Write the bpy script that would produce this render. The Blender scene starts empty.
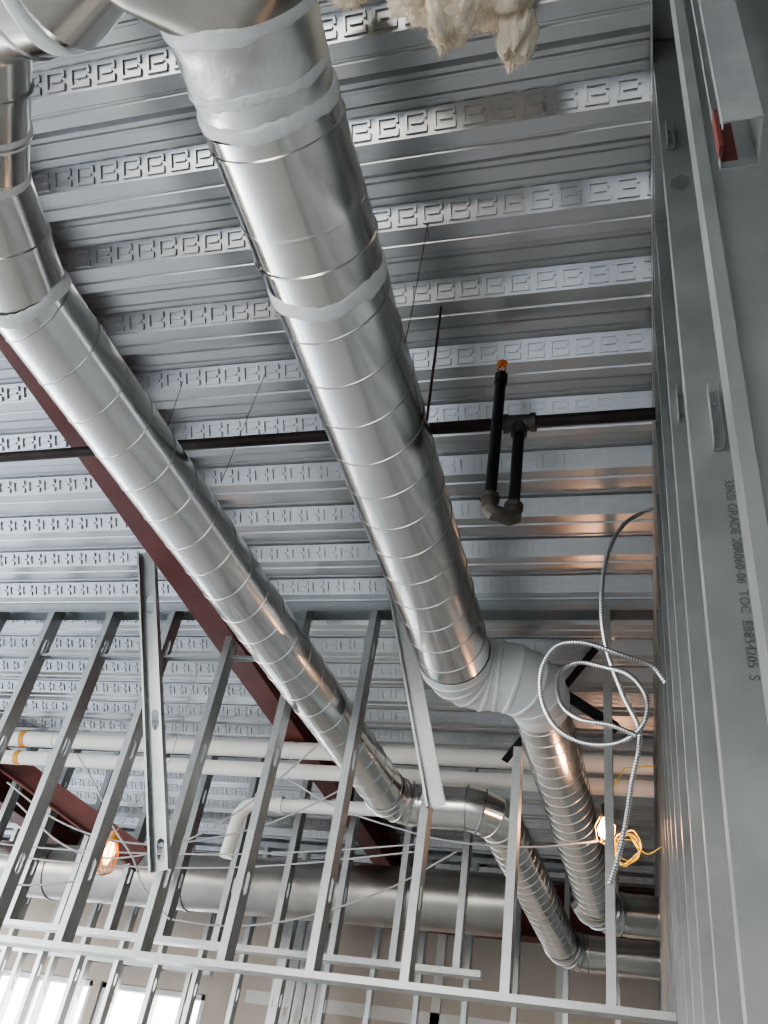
import bpy, math, random
from mathutils import Vector, Matrix, noise
random.seed(7)
EYE=1.6
scene=bpy.context.scene
roots=[]
# ---------------------------------------------------------------- materials
def mat(name,col,metal=0.0,rough=0.5,var=0.0,scale=20.0,rvar=0.0,bump=0.0,bscale=40.0,stretch=(1,1,1),col2=None,vor=False,spec=None,pos=(.3,.7)):
    m=bpy.data.materials.new(name); m.use_nodes=True
    nt=m.node_tree; N=nt.nodes; L=nt.links; b=N['Principled BSDF']
    b.inputs['Metallic'].default_value=metal; b.inputs['Roughness'].default_value=rough
    b.inputs['Base Color'].default_value=(*col,1)
    if spec is not None: b.inputs['Specular IOR Level'].default_value=spec
    tc=N.new('ShaderNodeTexCoord'); mp=N.new('ShaderNodeMapping'); mp.inputs['Scale'].default_value=stretch
    L.new(tc.outputs['Object'],mp.inputs['Vector'])
    if var>0 or col2:
        if vor:
            t=N.new('ShaderNodeTexVoronoi'); t.inputs['Scale'].default_value=scale
            sep=N.new('ShaderNodeSeparateColor'); L.new(t.outputs['Color'],sep.inputs[0]); fac=sep.outputs[0]
        else:
            t=N.new('ShaderNodeTexNoise'); t.inputs['Scale'].default_value=scale; t.inputs['Detail'].default_value=6; fac=t.outputs[0]
        L.new(mp.outputs[0],t.inputs['Vector'])
        r=N.new('ShaderNodeValToRGB'); r.color_ramp.elements[0].position=pos[0]; r.color_ramp.elements[1].position=pos[1]
        c2=col2 or tuple(min(1,c*(1+var)) for c in col); c1=col if col2 else tuple(c*(1-var) for c in col)
        r.color_ramp.elements[0].color=(*c1,1); r.color_ramp.elements[1].color=(*c2,1)
        L.new(fac,r.inputs[0]); L.new(r.outputs[0],b.inputs['Base Color'])
    if rvar>0:
        t=N.new('ShaderNodeTexNoise'); t.inputs['Scale'].default_value=scale*.4; t.inputs['Detail'].default_value=5
        L.new(mp.outputs[0],t.inputs['Vector'])
        q=N.new('ShaderNodeMapRange'); q.inputs[1].default_value=.3;q.inputs[2].default_value=.7
        q.inputs[3].default_value=max(.03,rough-rvar); q.inputs[4].default_value=rough+rvar
        L.new(t.outputs[0],q.inputs[0]); L.new(q.outputs[0],b.inputs['Roughness'])
    if bump>0:
        t=N.new('ShaderNodeTexNoise'); t.inputs['Scale'].default_value=bscale; t.inputs['Detail'].default_value=4
        L.new(mp.outputs[0],t.inputs['Vector'])
        bp=N.new('ShaderNodeBump'); bp.inputs['Strength'].default_value=bump; bp.inputs['Distance'].default_value=.01
        L.new(t.outputs[0],bp.inputs['Height']); L.new(bp.outputs[0],b.inputs['Normal'])
    return m
def smeared(name,lo,hi,scale=9,wc=(.72,.73,.72,1)):
    """bare metal with brushed-on sealant: noise drives colour + metallic + roughness"""
    m=mat(name,(.7,.7,.68),0,.5); nt=m.node_tree;N=nt.nodes;L=nt.links;b=N['Principled BSDF']
    tc=N.new('ShaderNodeTexCoord');t=N.new('ShaderNodeTexNoise');t.inputs['Scale'].default_value=scale;t.inputs['Detail'].default_value=8;t.inputs['Roughness'].default_value=.65
    L.new(tc.outputs['Object'],t.inputs['Vector'])
    q=N.new('ShaderNodeMapRange');q.inputs[1].default_value=lo;q.inputs[2].default_value=hi;L.new(t.outputs[0],q.inputs[0])
    mx=N.new('ShaderNodeMix');mx.data_type='RGBA';mx.inputs[6].default_value=(.72,.72,.70,1);mx.inputs[7].default_value=wc
    L.new(q.outputs[0],mx.inputs[0]);L.new(mx.outputs[2],b.inputs['Base Color'])
    a=N.new('ShaderNodeMath');a.operation='SUBTRACT';a.inputs[0].default_value=1;L.new(q.outputs[0],a.inputs[1]);L.new(a.outputs[0],b.inputs['Metallic'])
    r=N.new('ShaderNodeMapRange');r.inputs[3].default_value=.3;r.inputs[4].default_value=.6;L.new(q.outputs[0],r.inputs[0]);L.new(r.outputs[0],b.inputs['Roughness'])
    bp=N.new('ShaderNodeBump');bp.inputs['Strength'].default_value=.2;bp.inputs['Distance'].default_value=.005;L.new(q.outputs[0],bp.inputs['Height']);L.new(bp.outputs[0],b.inputs['Normal'])
    return m
def glow(name,col,st):
    m=bpy.data.materials.new(name); m.use_nodes=True
    b=m.node_tree.nodes['Principled BSDF']; b.inputs['Emission Color'].default_value=(*col,1); b.inputs['Emission Strength'].default_value=st
    return m
M_deck=mat('galvanized_deck',(.55,.56,.57),1,.31,.02,40,0,0,4,(.15,1,1))
M_duct=mat('galvanized_spiral_duct',(.84,.84,.82),1,.20,.02,60)
M_seam=mat('lock_seam_metal',(.42,.42,.42),1,.3)
M_ductn=mat('galvanized_smooth_duct',(.76,.75,.71),1,.18,.05,10,.04,.03,4)
M_dark=mat('galvanized_dull',(.44,.42,.38),1,.34,.10,8,.06,.05,6)
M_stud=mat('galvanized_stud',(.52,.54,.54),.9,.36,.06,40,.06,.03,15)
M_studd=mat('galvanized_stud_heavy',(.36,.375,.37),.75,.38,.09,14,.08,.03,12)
M_seal=mat('duct_sealant',(.74,.75,.74),0,.55,.05,18,0,.25,50)
M_elbow=smeared('sealant_smeared_metal',.28,.42,7)
M_smear=smeared('sealant_brushed_collar',.44,.60,10)
M_red=mat('red_oxide_primer',(.13,.032,.027),0,.5,.2,6,0,.1,30)
M_black=mat('black_steel_pipe',(.012,.012,.013),.2,.35,.3,20,.05,.1,40)
M_rust=mat('sprinkler_main_steel',(.026,.017,.015),.4,.5,.4,16,.05,.1,40)
M_rod=mat('rusty_rod',(.09,.05,.035),.5,.6,.2,50)
M_fit=mat('cast_fitting',(.11,.10,.085),.6,.5,.25,40,.05,.3,80)
M_brass=mat('brass',(.75,.30,.12),1,.3)
M_white=mat('pvc_insulation_jacket',(.93,.91,.85),0,.4,.03,6)
M_orange=mat('pipe_label_band',(.75,.33,.05),0,.5)
M_cable=mat('armored_cable',(.68,.68,.68),1,.28)
M_cabled=mat('armored_cable_groove',(.22,.22,.22),.9,.5)
M_wire=mat('white_cable_sheath',(.55,.55,.55),0,.5)
M_yel=mat('yellow_cord',(.85,.66,.08),0,.5)
M_conc=mat('concrete',(.42,.41,.39),0,.7,.12,3,0,.1,10)
M_dry=mat('drywall',(.52,.45,.38),0,.8,.03,1)
M_blk=mat('dark_shade_wall',(.20,.195,.19),0,.8,.06,2)  # dark tone for the added wall behind the viewer, dims deck reflections
M_sheath=mat('gray_sheathing',(.20,.21,.21),0,.7,.05,3)
M_mud=mat('joint_compound',(.72,.69,.64),0,.8,.03,4)
M_wool=mat('glass_wool',(.98,.88,.74),0,.95,.03,20,0,.3,50,spec=.1)
M_ink=mat('stencil_ink',(.09,.095,.10),0,.7)
M_frame=mat('window_frame_metal',(.45,.46,.47),.5,.4)
M_bulb=glow('lamp_glow',(1,.50,.28),75)
M_bulb2=glow('dim_lamp_glow',(1,.45,.2),9)
# ---------------------------------------------------------------- builder
class MB:
    def __init__(s): s.v=[];s.f=[];s.m=[]
    def add(s,vs,fs,mi=0):
        o=len(s.v); s.v+= [tuple(p) for p in vs]; s.f+=[tuple(i+o for i in f) for f in fs]; s.m+=[mi]*len(fs)
    def box(s,c,d,R=None,mi=0):
        c=Vector(c); R=R or Matrix.Identity(3); vs=[]
        for x in(-.5,.5):
            for y in(-.5,.5):
                for z in(-.5,.5): vs.append(c+R@Vector((x*d[0],y*d[1],z*d[2])))
        s.add(vs,[(0,1,3,2),(4,6,7,5),(0,4,5,1),(2,3,7,6),(0,2,6,4),(1,5,7,3)],mi)
    def bar(s,a,b,w,h,mi=0,up=(0,0,1)):
        a=Vector(a);b=Vector(b);l=(b-a).normalized();u=Vector(up);
        if abs(l.dot(u))>.95:u=Vector((0,1,0))
        x=l.cross(u).normalized();z=x.cross(l)
        R=Matrix((x,l,z)).transposed(); s.box((a+b)/2,(w,(b-a).length,h),R,mi)
    def sweep(s,path,rad,n=24,caps=True,mi=0,up=None,alt=None):
        path=[Vector(p) for p in path]; k=len(path)
        if not hasattr(rad,'__len__'): rad=[rad]*k
        t=[]
        for i in range(k):
            a=(path[i]-path[max(i-1,0)]); b=(path[min(i+1,k-1)]-path[i])
            if a.length>1e-9:a=a.normalized()
            if b.length>1e-9:b=b.normalized()
            q=a+b; t.append(q.normalized() if q.length>1e-9 else Vector((0,0,1)))
        u=t[0].orthogonal().normalized() if up is None else (Vector(up)-t[0]*Vector(up).dot(t[0])).normalized()
        vs=[]
        for i in range(k):
            if i: u=(u-t[i]*u.dot(t[i])).normalized()
            w=t[i].cross(u)
            if 0<i<k-1:
                a=(path[i]-path[i-1]).normalized() if (path[i]-path[i-1]).length>1e-9 else t[i]
                c=max(.6,a.dot(t[i])); bend=(a-t[i]*a.dot(t[i]))
                bd=bend.normalized() if bend.length>1e-5 else None
            else: bd=None
            for j in range(n):
                an=2*math.pi*j/n; d=(u*math.cos(an)+w*math.sin(an))*rad[i]
                if bd is not None: d=d+bd*d.dot(bd)*(1/c-1)
                vs.append(path[i]+d)
        o=len(s.m)
        fs=[(i*n+j,i*n+(j+1)%n,(i+1)*n+(j+1)%n,(i+1)*n+j) for i in range(k-1) for j in range(n)]
        if caps: fs+=[tuple(range(n))[::-1],tuple(range((k-1)*n,k*n))]
        s.add(vs,fs,mi)
        if alt is not None:
            for i in range(k-1):
                if i%4==3:
                    for j in range(n): s.m[o+i*n+j]=alt
    def helix(s,a,b,r,pitch,w=.007,h=.0022,n=48,mi=0,ph=0):
        a=Vector(a);b=Vector(b);L=(b-a).length;t=(b-a)/L;u=t.orthogonal().normalized();v=t.cross(u)
        turns=L/pitch;steps=int(turns*n);vs=[]
        for i in range(steps+1):
            an=2*math.pi*i/n+ph;c=a+t*(pitch*i/n);d=u*math.cos(an)+v*math.sin(an)
            for (dw,dh) in((-w/2,-.0016),(-w/4,h),(w/4,h),(w/2,-.0016)): vs.append(c+t*dw+d*(r+dh))
        fs=[(i*4+j,i*4+j+1,i*4+j+5,i*4+j+4) for i in range(steps) for j in range(3)]
        s.add(vs,fs,mi)
    def seal(s,c,t,r,w,n=128,mi=0,th=.003,seed=0,rag=.35):
        c=Vector(c);t=Vector(t).normalized();u=t.orthogonal().normalized();v=t.cross(u);vs=[];K=9
        for i in range(n):
            an=2*math.pi*i/n;d=u*math.cos(an)+v*math.sin(an)
            A=Vector((math.cos(an)*1.6,math.sin(an)*1.6,seed));B=Vector((math.cos(an)*7,math.sin(an)*7,seed))
            e0=(noise.noise(A)*.6+noise.noise(B)*.22)*w*rag
            A.z+=9;B.z+=5
            e1=(noise.noise(A)*.6+noise.noise(B)*.22)*w*rag
            for k in range(K):
                f=k/(K-1);z=(-w/2+e0)*(1-f)+(w/2+e1)*f
                hh=th*(math.sin(math.pi*f)**.4)*(1+.25*noise.noise(Vector((an*2,f*7,seed)))) if 0<k<K-1 else -.002
                vs.append(c+t*z+d*(r+hh))
        fs=[(i*K+k,i*K+k+1,((i+1)%n)*K+k+1,((i+1)%n)*K+k) for i in range(n) for k in range(K-1)]
        s.add(vs,fs,mi)
    def bead(s,c,t,r,h=.006,w=.014,n=64,mi=0):
        c=Vector(c);t=Vector(t).normalized()
        s.sweep([c-t*w/2,c-t*w*.25,c+t*w*.25,c+t*w/2],[r-.0015,r+h,r+h,r-.0015],n,False,mi)
    def stud(s,a,b,W,F,depth=.092,fl=.041,lip=.010,holes=True,h0=.3,mi=0,sp=.6,hoff=0,hl=.037,hw=.018):
        a=Vector(a);b=Vector(b);l=(b-a);L=l.length;l=l/L;W=Vector(W);W=(W-l*W.dot(l)).normalized()
        F=Vector(F);F=(F-l*F.dot(l)-W*F.dot(W)).normalized()
        P=lambda z,w,f:a+l*z+W*w+F*f
        d=depth/2
        for sg in(-1,1):
            s.add([P(0,sg*d,0),P(L,sg*d,0),P(L,sg*d,fl),P(0,sg*d,fl),P(L,sg*(d-lip),fl),P(0,sg*(d-lip),fl)],[(0,1,2,3),(3,2,4,5)],mi)
        rows=[(0,0)]
        if holes:
            c=h0
            while c<L-.08:
                rows+=[(c-hl-hw,0),(c-hl-hw*.3,hw*.7),(c-hl,hw),(c+hl,hw),(c+hl+hw*.3,hw*.7),(c+hl+hw,0)]; c+=sp
        rows.append((L,0))
        for (z1,h1),(z2,h2) in zip(rows,rows[1:]):
            s.add([P(z1,-d,0),P(z1,hoff-h1,0),P(z2,hoff-h2,0),P(z2,-d,0)],[(0,1,2,3)],mi)
            s.add([P(z1,d,0),P(z1,hoff+h1,0),P(z2,hoff+h2,0),P(z2,d,0)],[(0,1,2,3)],mi)
    def track(s,a,b,W,F,depth=.096,leg=.035,mi=0):
        s.stud(a,b,W,F,depth,leg,.001,False,mi=mi)
    def obj(s,name,mats,smooth=None,solid=0,parent=None):
        me=bpy.data.meshes.new(name); me.from_pydata(s.v,[],s.f); me.update()
        if not isinstance(mats,(list,tuple)):mats=[mats]
        for m in mats: me.materials.append(m)
        me.polygons.foreach_set('material_index',s.m)
        if smooth is not None:
            me.polygons.foreach_set('use_smooth',[True]*len(me.polygons)); me.set_sharp_from_angle(angle=math.radians(smooth))
        o=bpy.data.objects.new(name,me); scene.collection.objects.link(o)
        if solid:
            q=o.modifiers.new('sheet','SOLIDIFY');q.thickness=solid;q.offset=0
        if parent: o.parent=parent
        else: roots.append(o)
        return o
def empty(name):
    e=bpy.data.objects.new(name,None); scene.collection.objects.link(e); roots.append(e); return e
def arc(c,r,a0,a1,n,z0,z1):
    return [(c[0]+r*math.cos(math.radians(a0+(a1-a0)*i/n)),c[1]+r*math.sin(math.radians(a0+(a1-a0)*i/n)),z0+(z1-z0)*i/n) for i in range(n+1)]
def crom(pts,step=.02):
    pts=[Vector(p) for p in pts];P=[pts[0]*2-pts[1]]+pts+[pts[-1]*2-pts[-2]];out=[]
    for i in range(1,len(P)-2):
        p0,p1,p2,p3=P[i-1:i+3];n=max(2,int((p2-p1).length/step))
        for k in range(n):
            t=k/n;out.append(.5*((2*p1)+(p2-p0)*t+(2*p0-5*p1+4*p2-p3)*t*t+(3*p1-p0-3*p2+p3)*t**3))
    out.append(pts[-1]);return out

DK=2.5   # underside of deck above eye
# ---------------------------------------------------------------- deck ceiling
b=MB(); pitch=.305; x0,x1=-9.0,4.0
prof=[(0,0),(.045,0),(.050,.007),(.057,.007),(.062,0),(.100,0),(.145,.064),(.160,.064),(.164,.057),(.172,.057),(.176,.064),(.214,.064),(.218,.057),(.226,.057),(.230,.064),(.250,.064),(.305,0)]
k0=-18;k1=36
pp=[]
OFF=.03
for k in range(k0,k1):
    for (py,pz) in prof[:-1]: pp.append((k*pitch+py+OFF,DK+pz))
pp.append((k1*pitch+OFF,DK))
vs=[]
for (py,pz) in pp: vs+= [(x0,py,pz),(x1,py,pz)]
b.add(vs,[(2*i,2*i+1,2*i+3,2*i+2) for i in range(len(pp)-1)],0)
def emb(k):
    A=Vector((0,k*pitch+.250+OFF,DK+.064));B=Vector((0,k*pitch+.305+OFF,DK));T=(B-A);Lw=T.length;T/=Lw
    Nn=Vector((0,-T.z,T.y)); 
    if Nn.z>0:Nn=-Nn
    X=Vector((1,0,0));R=Matrix((X,T,Nn)).transposed()
    x=-6.5+random.random()*.05
    while x<.35:
        for (dx,t,w,h) in((0,.18,.066,.008),(0,.82,.066,.008),(-.030,.5,.008,.050),(.030,.31,.008,.015),(.030,.69,.008,.015),(.004,.5,.038,.008)):
            b.box(A+T*(Lw*t)+X*(x+dx)+Nn*.002,(w,h,.013),R,0)
        x+=.088
for k in range(-1,34): emb(k)
ceiling=b.obj('ceiling',M_deck)

# ---------------------------------------------------------------- floor & far walls
b=MB(); b.box((-2.5,4,-EYE-.1),(30,30,.2)); b.obj('floor',M_conc)
b=MB()
YB=9.6
wins=[(-8.9,-7.4),(-7.3,-5.8),(-5.7,-4.45)]
xs=-9.0
for (a,c) in wins:
    b.box(((xs+a)/2,YB,(DK-EYE)/2),(a-xs,.16,DK+EYE)); 
    b.box(((a+c)/2,YB,(1.42+DK)/2),(c-a,.16,DK-1.42)); b.box(((a+c)/2,YB,-EYE+.3),(c-a,.16,.6)); xs=c
b.box(((xs+4)/2,YB,(DK-EYE)/2),(4-xs,.16,DK+EYE))
for x in(-3.2,-2.0,-.8,.4): b.box((x,YB-.085,.4),(.09,.012,4.0),mi=1)
b.box((-1.8,YB-.085,1.45),(4.4,.012,.12),mi=1)
b.obj('wall_back',[M_dry,M_mud])
for i,(a,c) in enumerate(wins):
    f=MB();
    for x in(a+.03,(a+c)/2,c-.03): f.box((x,YB,.06),(.05,.1,2.72))
    for z in(-1.27,.55,1.39): f.box(((a+c)/2,YB,z),(c-a,.1,.05))
    f.obj('window_%d'%(i+1),M_frame)
b=MB(); b.box((4.05,2.2,(DK-EYE)/2),(.1,14.9,DK+EYE)); b.obj('wall_right',M_dry)
# unseen wall added behind the viewer to darken the deck webs, opening for fill
b=MB(); YF=-5.25
b.box((-7.0,YF,(DK-EYE)/2),(4.0,.15,DK+EYE)); b.box((1.5,YF,(DK-EYE)/2),(5.0,.15,DK+EYE)); b.box((-3.0,YF,(1.5+DK)/2),(4.0,.15,DK-1.5))
b.obj('wall_front_unseen',M_blk)

# ---------------------------------------------------------------- big spiral duct
E=empty('spiral_duct')
DX,DZ,R1=-.777,1.95,.163
p=MB()
p.sweep([(DX+.006,.60,DZ),(DX+.003,.70,DZ),(DX,.87,DZ)],[R1+.008,R1+.004,R1-.001],64,False)
p.obj('sealant_brushed_collar',M_smear,30,0,E)
p=MB()
p.sweep([(DX,.85,DZ),(DX,1.22,DZ)],R1+.004,64,False)
p.sweep([(DX,1.20,DZ),(DX,1.34,DZ)],R1+.001,64,False)
p.bead((DX,.895,DZ),(0,1,0),R1+.004,.004); p.bead((DX,1.212,DZ),(0,1,0),R1+.004,.005); p.bead((DX,1.205-.10,DZ),(0,1,0),R1+.004,.0015)
p.obj('smooth_collar',M_ductn,30,0,E)
p=MB()
p.sweep([(DX,1.32,DZ),(DX,3.36,DZ)],R1,72,False)
p.helix((DX,1.36,DZ),(DX,3.34,DZ),R1,.165,n=64,mi=1)
p.obj('spiral_run',[M_duct,M_seam],30,0,E)
p=MB()
RB=.168
path=[(DX,3.34,DZ)]+arc((DX+RB,3.40),RB,180,90,4,DZ,DZ+.01)+arc((DX+RB+.0,3.40+2*RB),RB,-90,0,4,DZ+.01,DZ-.02)[1:]+[(DX+2*RB+.003,3.80,DZ-.025)]
rr=[R1+.003]*5+[.162,.160,.156,.150,.142,.137]
rr=(rr+[.136]*20)[:len(path)]
p.sweep(path,rr,56,False)
p.obj('gored_elbow',M_elbow,12,0,E)
p=MB()
for i,q in enumerate(path[1:-1]):
    a=Vector(path[i]);c=Vector(path[min(i+2,len(path)-1)]);p.seal(q,(c-a),rr[i+1]+.002,.022,96,th=.003,seed=i*3.1,rag=.2)
p.seal((DX+.005,.625,DZ),(0,1,0),R1+.008,.045,seed=1.3,th=.005,rag=.4); p.seal((DX,.835,DZ),(0,1,0),R1+.001,.045,seed=4.3,th=.006,rag=.5)
p.seal((DX,.76,DZ),(0,1,0),R1+.002,.03,seed=14.3,th=.003,rag=.9)
p.seal((DX,1.325,DZ),(0,1,0),R1+.001,.055,seed=7.7,th=.004,rag=.6)
p.obj('sealant_bands',M_seal,60,0,E)
p=MB()
A=Vector(path[-1]);B=Vector((-.30,6.22,1.76)); p.sweep([A,B],.134,64,False);p.helix(A,B,.134,.105,.007,.0025,56,mi=1)
p.obj('lower_spiral_run',[M_duct,M_seam],30,0,E)
p=MB(); q=[tuple(A+(B-A)*.985)]+arc((B.x+.22,6.24),.25,180,90,5,1.76,1.75)+[(.245,6.49,1.75)]
p.sweep(q,.137,48,False); p.obj('end_elbow',M_ductn,12,0,E)
p=MB()
for i in range(1,6):
    a=Vector(q[i-1]);c=Vector(q[i+1]);p.bead(q[i],c-a,.138,.005,.012,48)
p.obj('elbow_seams',M_seam,30,0,E)
# hopper transition at the near end
p=MB();n=64;rings=[];HX=DX+.012
for (yy,f,hx,hz) in((.62,0,R1+.007,R1+.007),(.58,.15,R1+.018,R1+.010),(.53,.6,.205,.180),(.48,1,.225,.19),(.20,1,.235,.19),(.02,1,.235,.19)):
    ring=[]
    for j in range(n):
        an=2*math.pi*j/n;c,s_=math.cos(an),math.sin(an);e=2/(2+f*12)
        ring.append((HX+hx*math.copysign(abs(c)**e,c),yy,DZ+hz*math.copysign(abs(s_)**e,s_)))
    rings.append(ring)
p.add(sum(rings,[]),[(i*n+j,i*n+(j+1)%n,(i+1)*n+(j+1)%n,(i+1)*n+j) for i in range(len(rings)-1) for j in range(n)])
p.obj('square_to_round_transition',M_dark,25,0,E)

# ---------------------------------------------------------------- small spiral duct
E2=empty('spiral_duct')
R2=.127
A0=Vector((-1.40,.56,1.95));A1=Vector((-1.60,.88,1.93));A2=Vector((-1.672,1.24,1.905));B=Vector((-1.45,4.84,1.885))
p=MB(); p.sweep([A0,A1,A2],R2-.008,56,False)
for a_,b_,t in((A0,A1,.3),(A0,A1,.62),(A1,A2,.0),(A1,A2,.5)):
    p.bead(a_.lerp(b_,t),b_-a_,R2-.008,.006,.012,56)
p.obj('smooth_collar',M_ductn,14,0,E2)
p=MB(); p.sweep([A2,B],R2,64,False); p.helix(A2,B,R2,.168,n=56,mi=1)
p.obj('spiral_run',[M_duct,M_seam],30,0,E2)
p=MB(); p.seal(A2,(B-A2),R2,.045,seed=2.2,th=.004,rag=.5); p.seal(A1,(A2-A0),R2-.006,.03,seed=5.2);p.seal(A0.lerp(A1,.62),(A1-A0),R2-.006,.03,seed=8.2)
p.obj('sealant_bands',M_seal,60,0,E2)
p=MB(); rb=.19
path=[tuple(B-Vector((.0,.03,0)))]+arc((B.x+rb,B.y),rb,180,90,4,1.885,1.88)+arc((-.98,B.y+2*rb),rb,-90,0,4,1.88,1.84)
p.sweep(path,R2+.002,48,False); p.obj('gored_elbows',M_ductn,12,0,E2)
sp=MB()
for i in range(1,len(path)-1):
    sp.bead(path[i],Vector(path[i+1])-Vector(path[i-1]),R2+.002,.005,.012,48)
A3=Vector(path[-1]);B3=Vector((-.60,7.08,1.68))
q=[tuple(A3+(B3-A3)*.99)]+arc((B3.x+.19,B3.y+.02),.19,180,90,4,1.68,1.67)+[(.245,B3.y+.21,1.67)]
for i in range(1,len(q)-1): sp.bead(q[i],Vector(q[i+1])-Vector(q[i-1]),R2+.002,.005,.012,48)
sp.obj('elbow_seams',M_seam,30,0,E2)
p=MB(); p.sweep([A3,B3],R2,56,False);p.helix(A3,B3,R2,.105,.007,.0025,48,mi=1);p.obj('lower_spiral_run',[M_duct,M_seam],30,0,E2)
p=MB(); p.sweep(q,R2+.002,48,False);p.obj('end_elbow',M_ductn,12,0,E2)

# trunk along X
E3=empty('trunk_duct')
p=MB(); TY,TZ=.44,1.90; p.sweep([(-5.0,TY,TZ),(-1.12,TY,TZ)],.182,64,False); p.helix((-5,TY,TZ),(-1.3,TY,TZ),.182,.15,n=56,mi=1); p.obj('spiral_run',[M_duct,M_seam],30,0,E3)
p=MB(); p.sweep([(-1.2,TY,TZ),(-1.12,TY,TZ),(-1.0,TY-.04,TZ+.01),(-.80,TY-.10,TZ+.02)],[.185,.185,.160,.150],56,False);p.bead((-1.2,TY,TZ),(1,0,0),.184); p.obj('collar',M_ductn,10,0,E3)
p=MB(); p.seal((-1.13,TY,TZ),(1,0,0),.185,.05,seed=3.4,th=.005);p.seal((-1.42,TY,TZ),(1,0,0),.183,.04,seed=6.4,th=.004); p.obj('sealant_bands',M_seal,60,0,E3)

# ---------------------------------------------------------------- framing: soffit stud wall
b=MB(); YW=3.8
b.track((-6.5,YW,DK-.002),(.10,YW,DK-.002),(0,1,0),(0,0,-1),.096,.06)
b.track((-6.5,YW,.665),(.10,YW,.665),(0,1,0),(0,0,1),.096,.026)
x=-.11;i=0
while x>-6.5:
    top=DK-.01
    if i==1: top=1.70
    if i==2: top=1.50
    b.stud((x,YW,.67),(x,YW,top),(0,1,0),(-1,0,0),h0=.35,fl=.036); x-=.4;i+=1
b.track((-6.5,YW,2.17),(-1.72,YW,2.17),(0,1,0),(0,0,-1),.04,.013)
b.obj('steel_stud_soffit_wall',M_stud,None,.0014)
b=MB()
b.stud((-2.47,3.27,DK),(-2.10,3.72,1.02),(1,.1,0),(0,-1,0),.092,.041); b.obj('kicker_brace_stud',M_stud,None,.0014)
b=MB()
b.stud((-1.17,3.50,DK),(-.86,3.70,1.38),(1,.1,0),(0,-1,0),.085,.041,holes=False); b.obj('kicker_brace_stud',M_stud,None,.0014)
b=MB()
b.bar((-.72,4.3,DK),(-.10,4.05,1.95),.05,.05); b.bar((-.2,4.2,DK-.02),(-.7,4.5,1.95),.05,.005); b.obj('angle_brace',M_black)

# right stud wall close to camera
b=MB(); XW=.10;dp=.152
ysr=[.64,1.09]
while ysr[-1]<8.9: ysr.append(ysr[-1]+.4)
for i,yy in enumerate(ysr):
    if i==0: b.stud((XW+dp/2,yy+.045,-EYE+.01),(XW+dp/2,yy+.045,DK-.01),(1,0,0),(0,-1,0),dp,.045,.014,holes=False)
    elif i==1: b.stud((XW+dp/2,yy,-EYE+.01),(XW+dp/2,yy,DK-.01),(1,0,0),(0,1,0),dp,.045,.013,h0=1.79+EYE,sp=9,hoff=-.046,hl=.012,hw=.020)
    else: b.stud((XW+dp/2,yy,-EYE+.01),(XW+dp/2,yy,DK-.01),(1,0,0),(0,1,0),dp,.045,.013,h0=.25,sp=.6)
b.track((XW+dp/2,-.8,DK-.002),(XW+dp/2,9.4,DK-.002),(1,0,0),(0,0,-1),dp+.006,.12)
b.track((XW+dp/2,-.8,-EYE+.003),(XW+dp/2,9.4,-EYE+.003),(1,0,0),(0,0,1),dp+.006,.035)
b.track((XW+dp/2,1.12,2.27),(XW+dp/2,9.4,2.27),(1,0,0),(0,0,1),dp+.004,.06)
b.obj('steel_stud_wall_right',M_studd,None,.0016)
b=MB(); b.stud((.137,.49,.865),(.137,.49,DK-.13),(0,1,0),(-1,0,0),.05,.036,.008,holes=False); b.obj('hanging_stud',M_stud,None,.0014)
b=MB(); b.box((.102,.505,.915),(.004,.018,.075)); b.box((.110,.516,.915),(.018,.004,.075)); b.obj('steel_clip_angle',M_red)
b=MB(); b.box((.262,4.3,(DK-EYE)/2),(.012,10.2,DK+EYE-.02)); b.obj('sheathing_panel',M_sheath)
def clip(x,y,z,h):
    b=MB(); b.box((x,y-.002,z),(.014,.003,h)); b.box((x-.007,y-.014,z),(.002,.026,h)); b.box((x+.007,y-.014,z),(.002,.026,h))
    for dz in(-h*.3,h*.3): b.sweep([(x,y-.003,z+dz),(x,y-.007,z+dz)],.0035,8)
    b.obj('stud_clip',M_stud)
clip(.140,1.088,1.07,.13); clip(.118,1.088,1.98,.09); clip(.122,1.488,1.52,.10)
cu=bpy.data.curves.new('stud_stencil_text','FONT'); cu.body='33KSI GRADE 20R060-06  TOC  E8854205  S'; cu.size=.0185; cu.extrude=.0002
cu.align_x='LEFT'; to=bpy.data.objects.new('stud_stencil_text',cu); scene.collection.objects.link(to); cu.materials.append(M_ink)
to.matrix_world=Matrix(((0,1,0,.143),(0,0,-1,1.0875),(-1,0,0,.945),(0,0,0,1)))
roots.append(to)

# ---------------------------------------------------------------- more framing farther back
b=MB()
for (yy,xa,xb,zb,step,off) in((5.75,-7.0,-.95,1.12,.4,.13),(7.9,-8.0,-.2,-EYE,.4,.0)):
    b.track((xa,yy,DK-.002),(xb,yy,DK-.002),(0,1,0),(0,0,-1),.096,.05)
    b.track((xa,yy,zb),(xb,yy,zb),(0,1,0),(0,0,1),.096,.035)
    x=xb-off
    while x>xa:
        if not(yy<6 and -1.0<x<-.5): b.stud((x,yy,zb),(x,yy,DK-.01),(0,1,0),(-1,0,0),h0=.4)
        x-=step
b.obj('steel_stud_partition_wall',M_stud,None,.0014)
b=MB()
for xx in(-3.1,):
    b.track((xx,7.98,DK-.35),(xx,9.4,DK-.35),(1,0,0),(0,0,-1),.096,.05); b.track((xx,7.98,-EYE+.003),(xx,9.4,-EYE+.003),(1,0,0),(0,0,1),.096,.035)
    y=8.02
    while y<9.4: b.stud((xx,y,-EYE),(xx,y,DK-.36),(1,0,0),(0,1,0),h0=.4); y+=.3
b.obj('steel_stud_partition_wall',M_stud,None,.0014)
b=MB()
x=-8.8
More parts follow.
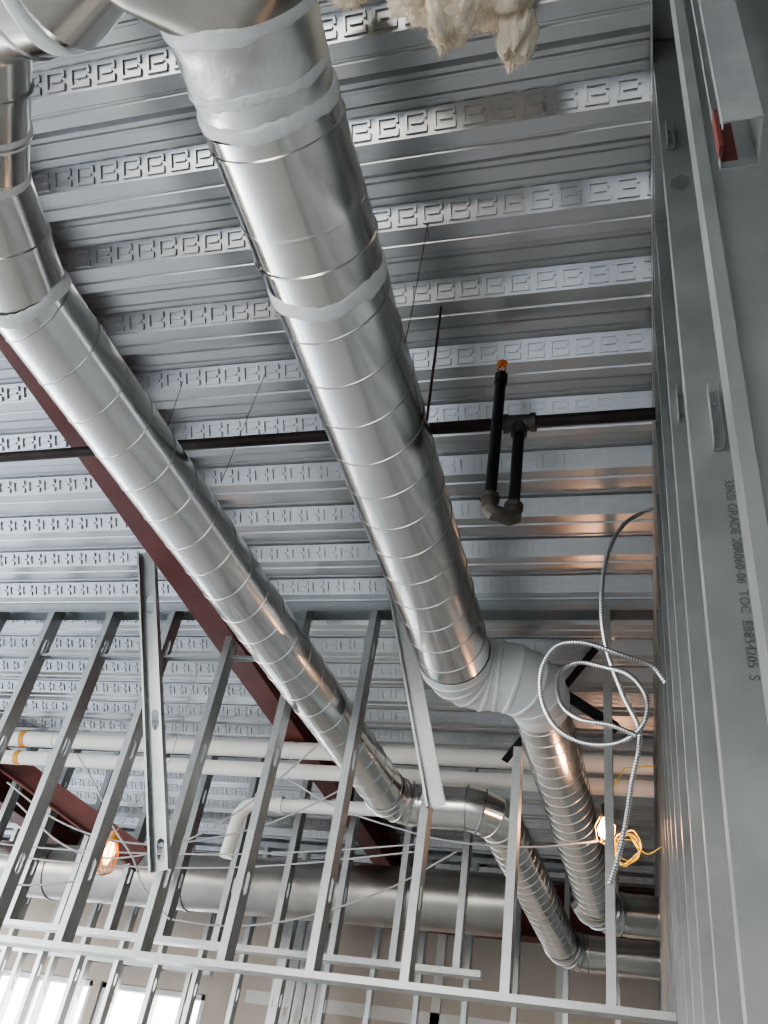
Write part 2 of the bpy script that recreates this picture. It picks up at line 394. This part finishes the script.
while x<-4.3: b.stud((x,9.0,-EYE),(x,9.0,1.55),(0,1,0),(-1,0,0),h0=.4); x+=.4
b.track((-8.9,9.0,1.56),(-4.2,9.0,1.56),(0,1,0),(0,0,-1),.096,.05)
b.obj('steel_stud_furring_wall',M_stud,None,.0014)

# ---------------------------------------------------------------- red steel
def ibeam(b,a,c,d,w,tf=.014,tw=.009,up=(0,0,1)):
    a=Vector(a);c=Vector(c);u=Vector(up);l=(c-a).normalized();u=(u-l*u.dot(l)).normalized()
    b.bar(a-u*tf/2,c-u*tf/2,w,tf,up=u); b.bar(a-u*(d-tf/2),c-u*(d-tf/2),w,tf,up=u); b.bar(a-u*d/2,c-u*d/2,tw,d-2*tf,up=u)
b=MB(); ibeam(b,(-2.18,-5,DK),(-2.18,8.4,DK),.225,.155); b.obj('steel_i_beam',M_red)
b=MB(); ibeam(b,(-9,8.6,DK),(4,8.6,DK),.46,.22); b.obj('steel_i_beam',M_red)
b=MB(); ibeam(b,(-5.6,-5,DK),(-5.6,8.4,DK),.225,.20); b.obj('steel_i_beam',M_red)
b=MB(); ibeam(b,(-5.1,5.42,DK-.01),(-3.2,5.42,1.62),.16,.14); b.obj('steel_brace',M_red)

# ---------------------------------------------------------------- white insulated pipes
for (yy,z,r,xa,xb) in((5.08,2.213,.055,-8,.08),(5.10,2.08,.048,-8,.08)):
    b=MB(); b.sweep([(xa,yy,z),(xb,yy,z)],r,24,True,0)
    x=-7.6
    while x<.0:
        b.sweep([(x,yy,z),(x+.012,yy,z)],r+.003,24,True,0); x+=.9
    b.sweep([(-4.27,yy,z),(-4.23,yy,z)],r+.004,24,True,1)
    b.obj('insulated_pipe',[M_white,M_orange],40)
b=MB()
q=[(-1.3,5.4,1.98),(-2.5,5.4,1.96)]+[(-2.56,5.4,1.94),(-2.60,5.4,1.88),(-2.62,5.4,1.6)]
b.sweep(q,.045,20,True); b.sweep([(-1.9,5.4,1.97),(-1.95,5.4,1.97)],.055,20); b.sweep([(-2.3,5.4,1.965),(-2.34,5.4,1.965)],.055,20)
b.obj('insulated_pipe',[M_white,M_orange],40)
b=MB(); b.sweep([(-7.5,6.9,1.78),(-.95,6.9,1.86)],.22,56,True); 
for x in(-6.2,-4.9,-3.6,-2.4,-1.3): b.sweep([(x,6.9,1.80+.0122*(x+7.5)-.02),(x+.02,6.9,1.80+.0122*(x+7.5)-.02)],.229,56,True)
b.obj('round_supply_duct',M_dark,30)

# ---------------------------------------------------------------- sprinkler line
b=MB()
b.sweep([(-8,2.22,2.185),(.095,2.165,2.185)],.0215,20,True,1)
b.sweep([(-.36,2.17,2.15),(-.36,2.17,1.79)],.0195,20,True,0)
b.sweep([(-.43,2.12,1.79),(-.43,2.12,2.36)],.0195,20,True,0)
b.sweep([(-.36,2.17,1.80),(-.36,2.17,1.765),(-.372,2.16,1.752),(-.418,2.13,1.752),(-.43,2.12,1.765),(-.43,2.12,1.80)],.0265,20,True,2)
for c in((-.36,2.17,1.80),(-.43,2.12,1.80)): b.sweep([(c[0],c[1],c[2]-.008),(c[0],c[1],c[2]+.012)],.031,20,True,2)
b.sweep([(-.41,2.17,2.185),(-.31,2.17,2.185)],.030,20,True,2); b.sweep([(-.36,2.17,2.185),(-.36,2.17,2.125)],.028,20,True,2)
for xx in(-.41,-.315): b.sweep([(xx-.006,2.17,2.185),(xx+.012,2.17,2.185)],.034,20,True,2)
b.sweep([(-.43,2.12,2.34),(-.43,2.12,2.385)],.024,8,True,0)
b.sweep([(-.43,2.12,2.385),(-.43,2.12,2.40)],.012,6,True,3); b.sweep([(-.43,2.12,2.445),(-.43,2.12,2.449)],.020,16,True,3)
for sg in(-1,1): b.sweep([(-.43+sg*.008,2.12,2.395),(-.43+sg*.014,2.12,2.42),(-.43,2.12,2.447)],.003,8,True,3)
b.obj('fire_sprinkler_pipe',[M_black,M_rust,M_fit,M_brass],30)
b=MB(); b.sweep([(-.62,1.88,DK),(-.605,1.88,1.93)],.0045,8); b.obj('threaded_hanger_rod',M_rod)
def wires(name,segs,r=.0012,m=M_rod):
    b=MB()
    for s_ in segs: b.sweep(s_,r,6)
    b.obj(name,m)
wires('duct_hanger_wire',[[(-.60,1.54,DK),(-.607,1.57,2.1),(-.612,1.58,1.95)],[(-.6,1.55,DK),(-.60,1.53,DK-.03),(-.595,1.56,DK-.05)],[(-.95,1.54,DK),(-.94,1.58,1.95)]])
wires('duct_hanger_wire',[[(-1.385,2.12,DK),(-1.46,2.19,2.0)],[(-1.75,2.12,DK),(-1.74,2.16,1.9)]])

# ---------------------------------------------------------------- glass wool
b=MB()
def tuft(c,d,seed,n=44):
    vs=[];c=Vector(c)
    for i in range(n+1):
        th=math.pi*i/n
        for j in range(n*2):
            ph=math.pi*j/n;q=Vector((math.sin(th)*math.cos(ph),math.sin(th)*math.sin(ph),math.cos(th)))
            k=1+.38*noise.noise(q*1.6+Vector((seed,0,0)))+.16*noise.noise(q*4+Vector((seed,3,0)))+.07*noise.noise(q*12+Vector((seed,7,0)))
            taper=1-.35*max(0,-q.z)
            vs.append(c+Vector((q.x*d[0]*taper,q.y*d[1]*taper,q.z*d[2]))*k)
    m=n*2
    b.add(vs,[(i*m+j,(i+1)*m+j,(i+1)*m+(j+1)%m,i*m+(j+1)%m) for i in range(n) for j in range(m)])
    for _ in range(2600):
        p=Vector(random.choice(vs));dr=(p-c).normalized()+Vector((random.gauss(0,.5),random.gauss(0,.5),random.gauss(-.3,.4)))
        L=random.uniform(.006,.022);q=p+dr.normalized()*L*.5;e=q+(dr.normalized()+Vector((0,0,-.8))).normalized()*L*.6;w=.0005
        sd=Vector((w,w*.3,0));b.add([p-sd,p+sd,q+sd*.7,q-sd*.7,e],[(0,1,2,3),(3,2,4)])
tuft((-.46,.84,2.44),(.10,.08,.08),14.2);tuft((-.39,.88,2.38),(.07,.07,.16),1.1);tuft((-.35,.86,2.40),(.08,.08,.11),5.1);tuft((-.29,.88,2.43),(.10,.08,.09),3.3);tuft((-.235,.95,2.37),(.048,.05,.19),9.4);tuft((-.66,.80,2.46),(.06,.05,.04),21.)
b.obj('hanging_glass_wool_insulation',M_wool,180)

# ---------------------------------------------------------------- armored cable coils
def cp(u,v,dy=0):
    du=u-600;dv=v-680
    return Vector((-.11+.00315*du,2.6+dy,1.417-.00364*dv+.00006*du+2.9e-6*dv*dv))
E4=empty('armored_cable_coil')
def armored(pts,name,r=.0080):
    P=crom(pts,.0022);b=MB();R=[(1,1,1,.86)[i%4]*r for i in range(len(P))]
    b.sweep(P,R,10,True,0,None,1);b.obj(name,[M_cable,M_cabled],80,0,E4)
armored([cp(661,508,0),cp(645,514,.0),cp(625,532,-.03),cp(608,565,-.04),cp(602,610,-.03),cp(607,650,0),cp(622,690,.03),cp(637,728,.03),cp(628,775,.05),cp(621,820,.05),cp(613,858,.05),cp(606,884,.05)],'run_1')
armored([cp(664,682),cp(650,668,-.02),cp(620,662,-.05),cp(585,652,-.06),cp(556,650,-.03),cp(540,668,0),cp(540,695,.04),cp(556,722,.05),cp(585,738,.04),cp(618,742,.0),cp(640,730,-.04),cp(645,705,-.05),cp(630,680,-.03),cp(605,664,.02),cp(575,655,.05),cp(556,668,.05),cp(560,700,.02),cp(580,722,-.02),cp(610,732,-.05),cp(634,742,-.05)],'run_2')
# yellow cord + lamp
b=MB();LZ=.36
pts=[]
for i in range(30):
    a=i*.9;pts.append(Vector((-.08+.062*math.cos(a)*(1+.3*math.sin(i)),4.6+.05*math.sin(a*1.3),1.20+LZ+.075*math.sin(a)*(1+.25*math.cos(i*1.7)))))
b.sweep(crom(pts+[(.02,4.6,1.18+LZ),(.098,4.6,1.22+LZ)],.015),.0030,8)
b.obj('yellow_extension_cord',M_yel,60)
E5=empty('temporary_work_lamp')
lx,ly,lz=-.17,4.45,LZ-.04
b=MB(); b.sweep([(lx,ly,lz+1.40),(lx,ly,lz+1.33)],.022,16); b.obj('socket',M_black,30,0,E5)
b=MB(); b.sweep([(lx,ly,lz+z) for z in(1.33,1.31,1.28,1.245,1.23)],[.015,.024,.037,.030,.008],20); b.obj('bulb',M_bulb,60,0,E5)
b=MB(); b.sweep([(lx,ly,lz+1.40),(lx,ly,lz+1.44),(lx+.04,ly,lz+1.5),(lx+.1,ly,lz+1.6),(lx+.26,ly,lz+1.62)],.003,8)
for a in range(6):
    t=a*math.pi/3;c,s_=math.cos(t),math.sin(t);b.sweep([(lx+.02*c,ly+.02*s_,lz+1.35),(lx+.050*c,ly+.050*s_,lz+1.29),(lx+.040*c,ly+.040*s_,lz+1.22),(lx,ly,lz+1.20)],.0016,6)
b.obj('cage_and_lead',M_yel,60,0,E5)
E6=empty('temporary_work_lamp')
b=MB();cx,cy,cz=-2.90,4.5,1.26
b.sweep([(cx,cy,cz+.16),(cx,cy,cz+.10)],.026,16,True,0); b.sweep([(cx,cy,cz+.10),(cx,cy,cz+.05),(cx,cy,cz-.02)],[.02,.035,.01],16,True,1)
for a in range(12):
    t=a*math.pi/6;c,s_=math.cos(t),math.sin(t);b.sweep([(cx+.03*c,cy+.03*s_,cz+.11),(cx+.055*c,cy+.055*s_,cz+.05),(cx+.05*c,cy+.05*s_,cz-.05),(cx,cy,cz-.08)],.003,6)
b.sweep([(cx,cy,cz+.16),(cx+.05,cy,cz+.3),(cx+.2,cy,cz+.6),(cx+.2,cy,DK)],.003,6,True,2)
b.obj('cage_lamp',[M_orange,M_bulb2,M_wire],60,0,E6)
b=MB()
def sag(a,c,s_,n=5):
    a=Vector(a);c=Vector(c);P=[]
    for i in range(n+1):
        t=i/n;p=a.lerp(c,t);p.z-=s_*4*t*(1-t);p.x+=random.uniform(-.03,.03);P.append(p)
    return crom(P,.06)
for (a,c,s_) in(((-3.6,4.3,1.6),(-1.5,4.4,1.75),.35),((-3.5,4.35,1.5),(-1.7,4.3,1.9),.45),((-3.1,4.2,1.75),(-2.3,4.3,.95),.05),((-2.3,4.3,.95),(-.9,4.5,1.45),.15),((-4.5,4.2,1.5),(-2.6,4.3,1.2),.3),((-1.9,4.4,1.75),(-.2,4.5,1.55),.15),((-4.4,4.9,1.4),(-1.2,4.7,1.5),.12),((-4.4,4.95,1.45),(-1.1,4.7,1.55),.08)):
    b.sweep(sag(a,c,s_),.005,8)
b.obj('loose_cable_bundle',M_wire,60)

for o in roots: o.location.z+=EYE
# ---------------------------------------------------------------- light / world
w=bpy.data.worlds.new('sky'); scene.world=w; w.use_nodes=True
N=w.node_tree.nodes;L=w.node_tree.links;bg=N['Background']
tc=N.new('ShaderNodeTexCoord');sx=N.new('ShaderNodeSeparateXYZ');rp=N.new('ShaderNodeValToRGB')
L.new(tc.outputs['Generated'],sx.inputs[0]);mr=N.new('ShaderNodeMapRange');mr.inputs[1].default_value=-.2;mr.inputs[2].default_value=.7
L.new(sx.outputs['Z'],mr.inputs[0]);L.new(mr.outputs[0],rp.inputs[0])
rp.color_ramp.elements[0].color=(.60,.57,.52,1);rp.color_ramp.elements[1].color=(.64,.78,1,1)
e=rp.color_ramp.elements.new(.25);e.color=(1,.975,.93,1)
L.new(rp.outputs[0],bg.inputs['Color']);bg.inputs['Strength'].default_value=7.2
scene.view_settings.exposure=.60
try: scene.view_settings.look='AgX - Medium High Contrast'
except Exception: pass
# ---------------------------------------------------------------- camera
cam=bpy.data.cameras.new('camera');co=bpy.data.objects.new('camera',cam);scene.collection.objects.link(co)
r=Vector((.9619,.2314,.1456)).normalized();f=Vector((-.2714,.7402,.6148)).normalized();u=r.cross(f).normalized();r=f.cross(u).normalized()
m=Matrix((r,u,-f)).transposed().to_4x4();m.translation=(0,0,EYE);co.matrix_world=m
cam.sensor_fit='VERTICAL';cam.sensor_height=24;cam.lens=24*870/1024;cam.clip_start=.02
scene.camera=co
